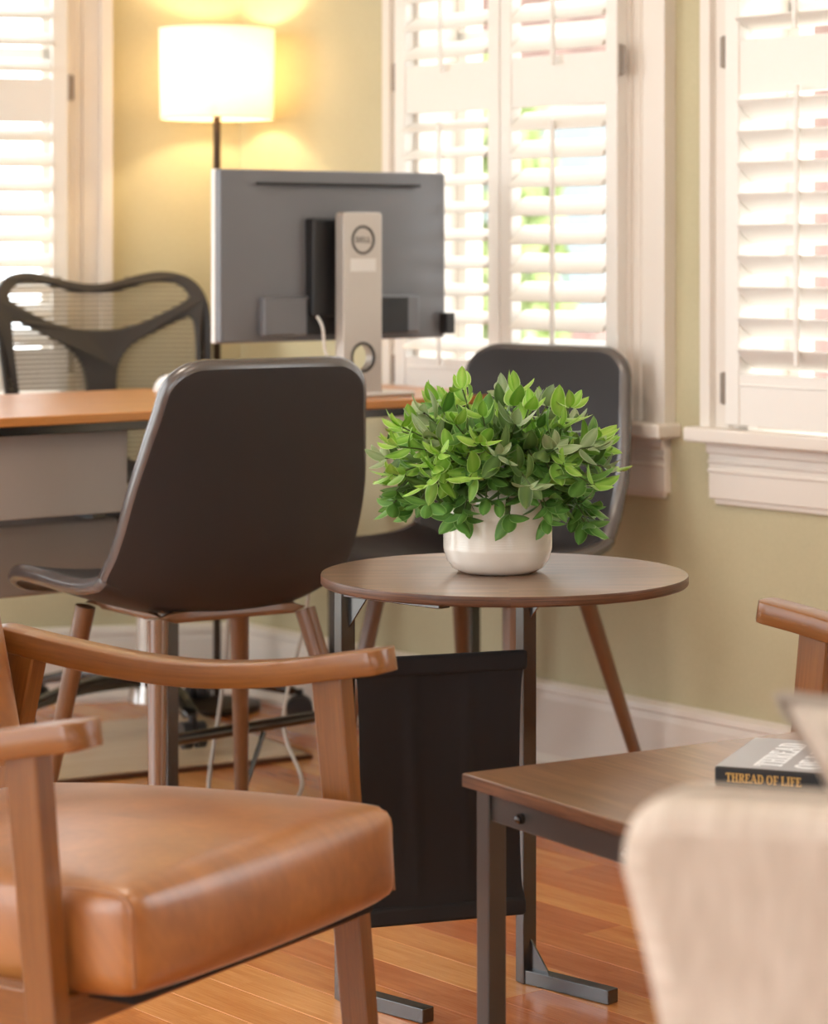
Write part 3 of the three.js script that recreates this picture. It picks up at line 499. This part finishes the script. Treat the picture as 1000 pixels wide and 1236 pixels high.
{ // floor lamp in the corner
  const X = -0.443, D = 6.05, t = thing('floor_lamp', 'lit floor lamp with a white drum shade in the corner behind the monitor', 'lamp', X, 0, -D);
  part('base', lathe([[0, 0], [0.097, 0], [0.1, 0.006], [0.098, 0.016], [0.06, 0.022], [0.02, 0.03], [0, 0.03]]), std(S('#3a2a1c'), 0.4, { metalness: 0.5 }), t);
  part('pole', rod(V(0, 0.02, 0), V(0, 1.38, 0), 0.0085), std(S('#3a2a1c'), 0.4, { metalness: 0.5 }), t);
  const y0 = 1.327, y1 = 1.528, sh = phy(S('#fff2de'), 0.95, { transmission: 0.3, thickness: 0, side: THREE.DoubleSide });
  const shade = part('shade', lathe([[0.1275, y0], [0.1305, y1]], 64), sh, t);
  part('shade_rim', [mv(new THREE.TorusGeometry(0.1275, 0.0016, 8, 64).rotateX(Math.PI / 2), 0, y0, 0), mv(new THREE.TorusGeometry(0.1305, 0.0016, 8, 64).rotateX(Math.PI / 2), 0, y1, 0)], std(S('#f0e0c8'), 0.8), shade);
  part('spider', [rod(V(-0.1275, y0 + 0.02, 0), V(0.1275, y0 + 0.02, 0), 0.0015), rod(V(0, y0 + 0.02, -0.1275), V(0, y0 + 0.02, 0.1275), 0.0015)], M.hinge, shade);
  part('bulb', mv(new THREE.SphereGeometry(0.028, 24, 16), 0, 1.43, 0), new THREE.MeshStandardMaterial({ color: 0xffffff, emissive: 0xffd9a0, emissiveIntensity: 6 }), t);
  part('socket', rod(V(0, 1.365, 0), V(0, 1.405, 0), 0.014), M.hinge, t);
  const l = new THREE.PointLight(new THREE.Color(1, 0.77, 0.46), LAMP_POWER); l.name = 'lamp_bulb'; l.position.set(X, 1.43, -D); l.castShadow = true; l.shadow.radius = 1.3; scene.add(l);
}
{ // loose cables behind the chair
  const c1 = thing('cable', 'pale grey cable hanging from the desk down to the floor', 'cable'); const [ax, ad] = deskPt(0.56, 0.25), [bx0, bd] = deskPt(0.5, 0.18);
  part('cord', tube([V(ax, 0.727, -ad), V(ax + 0.01, 0.5, -ad), V(ax - 0.01, 0.2, -ad + 0.01), V(ax - 0.03, 0.012, -ad + 0.1), V(bx0, 0.006, -bd + 0.1)], 0.004, 50), std(S('#b3aaa0'), 0.6), c1);
  const c2 = thing('cable', 'pale looped cable lying on the floor near the side table legs', 'cable'); const [ex, ed] = deskPt(0.72, 0.2);
  part('cord', tube([V(ex, 0.727, -ed), V(ex - 0.005, 0.35, -ed), V(ex - 0.05, 0.12, -ed + 0.05), V(ex - 0.01, 0.03, -ed + 0.15), V(ex - 0.03, 0.006, -ed + 0.36), V(ex - 0.0, 0.006, -ed + 0.5)], 0.0035, 60), std(S('#c9bfb2'), 0.6), c2);
}

// ------------------------------------------------------------------ tan leather armchair; +z is the way it faces, origin between the arm ends
function armchair(name, label, X, D, turn, wood, q = 0.02) {
  const t = thing(name, label, 'armchair', X, 0, -D, turn);
  for (const s of [-1, 1]) {
    const x = s * 0.272;
    const arm = part('armrest', sweepBar([V(x, 0.572, -0.004), V(x, 0.562, -0.06), V(x * 1.01, 0.545, -0.15), V(x * 1.02, 0.533, -0.27), V(x * 1.02, 0.534, -0.38), V(x * 1.0, 0.546, -0.50), V(x * 0.97, 0.558, -0.58)], (q) => 0.052 - 0.008 * q, () => 0.029, 90, V(0, 1, 0), 0.12, 0.5, 0.12), wood, t);
    part('front_leg', legBar(V(x, 0.556, -0.085), V(x, 0, -0.03), 0.041, 0.028, 0.034, 0.024), wood, t);
    part('rear_leg', legBar(V(x * 0.97, 0.55, -0.53), V(x * 0.97, 0, -0.66), 0.045, 0.03, 0.034, 0.024), wood, t);
    part('side_rail', uvBox(bx(x - 0.012, x + 0.012, 0.265, 0.315, -0.57, -0.06, 0.003), 'z'), wood, t);
  }
  part('front_rail', uvBox(bx(-0.265, 0.265, 0.268, 0.305, -0.075, -0.05, 0.003), 'x'), wood, t);
  // cushion: domed, softly rounded
  const cush = softBlock(0.485, 0.1, 0.51 + q, 0.018, 0.028); mv(cush, 0, 0.362, -0.255 + q / 2); const tilt = (g) => { mv(g, 0, -0.41, -q); g.rotateX(-0.055); return mv(g, 0, 0.41, q); }; tilt(cush); part('seat_cushion', cush, M.leather, t);
  const w = 0.2425, pip = []; for (const s of [-1, 1]) pip.push(tube([V(s * (w - 0.005), 0.319, q - 0.003), V(s * (w - 0.005), 0.367, q - 0.0035), V(s * (w - 0.005), 0.403, q - 0.006), V(s * (w - 0.006), 0.4095, q - 0.03), V(s * (w - 0.005), 0.4095, q - 0.2), V(s * (w - 0.005), 0.408, q - 0.45)], 0.0022, 60, 6)); pip.forEach(tilt);
  part('piping', pip, M.leather, t);
  part('dust_cover', bx(-0.22, 0.22, 0.296, 0.308, -0.49, q - 0.012, 0.004), M.blackFabric, t);
  const bk = softBlock(0.47, 0.36, 0.09, 0.03, 0.015); bk.rotateX(-0.24); mv(bk, 0, 0.585, -0.585); part('back_cushion', bk, M.leather, t);
  return t;
}
function legBar(a, b, w0, d0, w1, d1) {   // tapered square leg from a (top) to b (foot): w along z, d along x
  const pos = [], uv = [], idx = [], n = 8, bev = 0.12;
  const ring = (P, w, d) => [[-1 + bev, -1], [1 - bev, -1], [1, -1 + bev], [1, 1 - bev], [1 - bev, 1], [-1 + bev, 1], [-1, 1 - bev], [-1, -1 + bev]].map(([i, j]) => V(P.x + i * d / 2, P.y, P.z + j * w / 2));
  const rings = []; for (let i = 0; i <= n; i++) { const q = i / n; rings.push(ring(a.clone().lerp(b, q), w0 + (w1 - w0) * q, d0 + (d1 - d0) * q)); }
  const L = a.distanceTo(b), quad = (A, B, C, D, u0, u1, v) => { for (const [p, u, vv] of [[A, u0, v], [B, u0, v + 0.03], [C, u1, v], [C, u1, v], [B, u0, v + 0.03], [D, u1, v + 0.03]]) { pos.push(p.x, p.y, p.z); uv.push(u, vv); } };
  for (let i = 0; i < n; i++) for (let k = 0; k < 8; k++) quad(rings[i][k], rings[i][(k + 1) % 8], rings[i + 1][k], rings[i + 1][(k + 1) % 8], i / n * L, (i + 1) / n * L, k * 0.037);
  for (const [R, f] of [[rings[0], 1], [rings[n], 0]]) for (let k = 1; k < 7; k++) { const tri = f ? [R[0], R[k + 1], R[k]] : [R[0], R[k], R[k + 1]]; tri.forEach((p) => { pos.push(p.x, p.y, p.z); uv.push(0.1, 0.1); }); }
  const g = new THREE.BufferGeometry(); g.setAttribute('position', new THREE.Float32BufferAttribute(pos, 3)); g.setAttribute('uv', new THREE.Float32BufferAttribute(uv, 2)); g.computeVertexNormals(); return g;
}
function softBlock(w, h, d, r, dome, n = 40) {    // upholstered block: rounded box with bulging faces
  let g = new RoundedBoxGeometry(w, h, d, 10, r); const big = new THREE.BoxGeometry(w, h, d, n, 14, n); const p = big.attributes.position;
  for (let i = 0; i < p.count; i++) {
    let x = p.getX(i), y = p.getY(i), z = p.getZ(i); const cx = Math.max(-w / 2 + r, Math.min(w / 2 - r, x)), cy = Math.max(-h / 2 + r, Math.min(h / 2 - r, y)), cz = Math.max(-d / 2 + r, Math.min(d / 2 - r, z));
    const v = V(x - cx, y - cy, z - cz); if (v.length() > 0) v.setLength(r); x = cx + v.x; y = cy + v.y; z = cz + v.z;
    const a = Math.max(0, 1 - (2 * x / w) ** 2), b = Math.max(0, 1 - (2 * y / h) ** 2), c = Math.max(0, 1 - (2 * z / d) ** 2);
    y += Math.sign(y) * dome * Math.sqrt(a * c) * (Math.abs(y) / (h / 2)); z += Math.sign(z) * dome * 0.5 * Math.sqrt(a * b) * (Math.abs(z) / (d / 2)); x += Math.sign(x) * dome * 0.3 * Math.sqrt(b * c) * (Math.abs(x) / (w / 2));
    y += 0.0012 * fbm(x * 9, z * 9, w * 7); p.setXYZ(i, x, y, z);
  }
  const uv = big.attributes.uv; const q = mergeVertices(big.deleteAttribute('normal') && big, 1e-5); q.computeVertexNormals();
  const pp = q.attributes.position, u2 = q.attributes.uv; for (let i = 0; i < pp.count; i++) u2.setXY(i, pp.getX(i) + pp.getY(i) * 0.3, pp.getZ(i) + pp.getY(i) * 0.7); return smoothNormals(q);
}
function smoothNormals(g) { // shared normals across uv seams
  const p = g.attributes.position, n = g.attributes.normal, map = new Map(), key = (i) => [p.getX(i), p.getY(i), p.getZ(i)].map((v) => Math.round(v * 1e5)).join();
  for (let i = 0; i < p.count; i++) { const k = key(i), v = map.get(k) || V(0, 0, 0); v.add(V(n.getX(i), n.getY(i), n.getZ(i))); map.set(k, v); }
  for (let i = 0; i < p.count; i++) { const v = map.get(key(i)).clone().normalize(); n.setXYZ(i, v.x, v.y, v.z); } return g;
}
armchair('armchair', 'tan leather armchair with honey brown wooden arms, in the left foreground', -0.167, 2.847, faceTurn(0.851, -0.526), M.chairWood);
armchair('armchair', 'wooden armchair arm and leg at the right edge beyond the low table', 0.592, 3.745, faceTurn(-0.851, 0.526), M.chairWood, -0.075);

// ------------------------------------------------------------------ coffee table with book. Frame: origin at the near-left top corner, x along the short side (away), z along the long front (towards the camera)
const CT = [0.055, 3.093], CTURN = Math.atan2(0.53, 0.85), CH = 0.44;
{
  const t = thing('coffee_table', 'low rectangular walnut coffee table with dark steel frame and legs', 'coffee table', CT[0], 0, -CT[1], CTURN), w = 0.5, L = 1.0;
  part('tabletop', uvBox(bx(0.001, w - 0.001, CH - 0.012, CH, 0.001, L - 0.001, 0.001), 'z'), M.walnut, t);
  part('edge_band', [uvBox(bx(0, w, CH - 0.0155, CH - 0.001, 0, 0.002, 0.0008), 'x'), uvBox(bx(0, w, CH - 0.0155, CH - 0.001, L - 0.002, L, 0.0008), 'x'), uvBox(bx(0, 0.002, CH - 0.0155, CH - 0.001, 0, L, 0.0008), 'z'), uvBox(bx(w - 0.002, w, CH - 0.0155, CH - 0.001, 0, L, 0.0008), 'z'), uvBox(bx(0.002, w - 0.002, CH - 0.0155, CH - 0.011, 0.002, L - 0.002, 0.0005), 'x')], M.walnutEdge, t);
  for (const [x, z] of [[0.012, 0.012], [w - 0.037, 0.012], [0.012, L - 0.037], [w - 0.037, L - 0.037]]) part('leg', bx(x, x + 0.025, 0, CH - 0.0155, z, z + 0.025, 0.002), M.greySteel, t);
  const a = CH - 0.0505, b = CH - 0.0155;
  part('apron', bx(0.016, 0.034, a, b, 0.037, L - 0.037, 0.002), M.greySteel, t); part('apron', bx(w - 0.034, w - 0.016, a, b, 0.037, L - 0.037, 0.002), M.greySteel, t);
  part('apron', bx(0.037, w - 0.037, a, b, 0.016, 0.034, 0.002), M.greySteel, t); part('apron', bx(0.037, w - 0.037, a, b, L - 0.034, L - 0.016, 0.002), M.greySteel, t);
  for (const z of [0.1, 0.3]) part('screw', [mv(new THREE.CylinderGeometry(0.006, 0.006, 0.006, 16).rotateZ(Math.PI / 2), 0.014, CH - 0.036, z), mv(new THREE.SphereGeometry(0.0045, 12, 8), 0.01, CH - 0.036, z)], M.blackSteel, t);
}
{
  const dx = 0.107, dd = -0.041, turn = Math.atan2(dd, dx), t = thing('book', 'closed hardback book with a black spine and pale gold title lying on the coffee table', 'book', 0.3375, CH, -3.022, turn);
  const L = 0.25, W = 0.19, Hb = 0.0215, cover = phy(S('#989ba0'), 0.28, { clearcoat: 0.4, clearcoatRoughness: 0.2 }), spine = std(S('#171516'), 0.5);
  part('pages', bx(0.004, L - 0.004, 0.003, Hb - 0.003, -W + 0.004, -0.004, 0.001), std(S('#e5dccb'), 0.9), t);
  const c = part('cover', [bx(0, L, Hb - 0.003, Hb, -W, -0.003, 0.001), bx(0, L, 0, 0.003, -W, -0.003, 0.001)], cover, t);
  const sp = part('spine', mv(new RoundedBoxGeometry(L, Hb, 0.008, 3, 0.003), L / 2, Hb / 2, -0.003), spine, t);
  const font = await new FontLoader().loadAsync('fonts/droid/droid_serif_bold.typeface.json');
  const text = (s, size, depth) => new TextGeometry(s, { font, size, depth, curveSegments: 4 });
  { const g = text('THREAD OF LIFE', 0.0098, 0.0006); g.computeBoundingBox(); const w = g.boundingBox.max.x; g.scale(0.086 / w, 1, 1); mv(g, 0.013, Hb / 2 - 0.005, 0.0008); part('spine_title', g, std(S('#d9a95c'), 0.4, { metalness: 0.3 }), sp); }
  const tm = std(S('#eceef0'), 0.45);
  ['THREAD', 'OF LIFE'].forEach((s, i) => { const g = text(s, 0.031, 0.0006); g.computeBoundingBox(); g.scale(0.145 / g.boundingBox.max.x, 1, 1); g.rotateX(-Math.PI / 2); g.rotateY(Math.PI / 2); mv(g, 0.07 + i * 0.045, Hb - 0.0001, -0.02); part('cover_title', g, tm, c); });
}

// ------------------------------------------------------------------ cream chair in the right foreground, back to the camera; +z is the way it faces
{
  const fx = 0.41, fd = 0.91, turn = faceTurn(fx, fd), t = thing('cream_chair', 'cream upholstered chair seen from behind in the right foreground', 'chair', 0.370, -0.006, -1.55, turn);
  const bk = new THREE.Shape(), W = 0.26, B = 0.2; bk.moveTo(-B, 0.28); bk.lineTo(B, 0.28); bk.bezierCurveTo(B + 0.01, 0.45, W - 0.035, 0.56, W, 0.675); bk.quadraticCurveTo(W + 0.002, 0.72, W - 0.045, 0.722); bk.bezierCurveTo(0.1, 0.727, -0.1, 0.727, -W + 0.045, 0.722); bk.quadraticCurveTo(-W - 0.002, 0.72, -W, 0.675); bk.bezierCurveTo(-W + 0.035, 0.56, -B - 0.01, 0.45, -B, 0.28);
  const g = extrude(bk, 0.03, 0.02, 24); part('backrest', mv(g, 0, 0, -0.01), M.cream, t);
  const edge = bk.getPoints(24).slice(1).map((p) => V(p.x * 0.985, 0.005 + p.y * 0.992, -0.008)); part('piping', tube(edge, 0.004, 160, 6), M.cream, t);
  const st = softBlock(0.46, 0.12, 0.44, 0.04, 0.012); part('seat', mv(st, 0, 0.388, 0.265), M.cream, t);
  for (const [x, z] of [[-0.19, 0.05], [0.19, 0.05], [-0.2, 0.44], [0.2, 0.44]]) part('leg', rod(V(x * 1.1, 0, z), V(x, 0.3, z), 0.012, 0.02), M.creamWood, t);
  // pillow standing on the seat
  const p = thing('throw_pillow', 'cream throw pillow whose pointed corner shows above the cream chair back', 'pillow', 0.418, 0.645, -1.725, turn);
  const half = 0.15, fn = (sgn) => (u, v) => { const s = u * 2 - 1, q = v * 2 - 1, pinch = 0.26; const x = half * s * (1 - pinch * (1 - q * q) * 0.62), y = half * q * (1 - pinch * (1 - s * s) * 0.62); const th = 0.055 * Math.pow(Math.max(0, (1 - s * s) * (1 - q * q)), 0.42); return V(x, y, sgn * th); };
  const grid = (sgn) => { const f = fn(sgn), n = 30, pos = [], uv = [], idx = []; for (let j = 0; j <= n; j++) for (let i = 0; i <= n; i++) { const w = f(i / n, j / n); pos.push(w.x, w.y, w.z); uv.push(i / n * 0.4, j / n * 0.4); } for (let j = 0; j < n; j++) for (let i = 0; i < n; i++) { const a = j * (n + 1) + i; sgn > 0 ? idx.push(a, a + 1, a + n + 1, a + 1, a + n + 2, a + n + 1) : idx.push(a, a + n + 1, a + 1, a + 1, a + n + 1, a + n + 2); } const g = new THREE.BufferGeometry(); g.setAttribute('position', new THREE.Float32BufferAttribute(pos, 3)); g.setAttribute('uv', new THREE.Float32BufferAttribute(uv, 2)); g.setIndex(idx); g.computeVertexNormals(); return g; };
  const tip = (g) => { g.rotateZ(-0.25); g.rotateX(-0.25); return g; };   // leans on the chair back
  part('pillow_cover', tip(merge([grid(1), grid(-1)])), M.cream, p);
  const rim = []; for (const [a, b] of [[0, 1], [1, 2], [2, 3], [3, 4]]) for (let k = 0; k < 12; k++) { const q = k / 12, c = [[0, 0], [1, 0], [1, 1], [0, 1], [0, 0]], u = c[a][0] + (c[b][0] - c[a][0]) * q, v = c[a][1] + (c[b][1] - c[a][1]) * q; rim.push(fn(1)(u, v)); }
  part('pillow_seam', tip(new THREE.TubeGeometry(new THREE.CatmullRomCurve3(rim, true, 'catmullrom', 0.3), 120, 0.004, 6, true)), M.cream, p);
}
scene.traverse((o) => { if (o.isMesh) { o.castShadow = true; o.receiveShadow = true; } });
renderer.render(scene, camera);
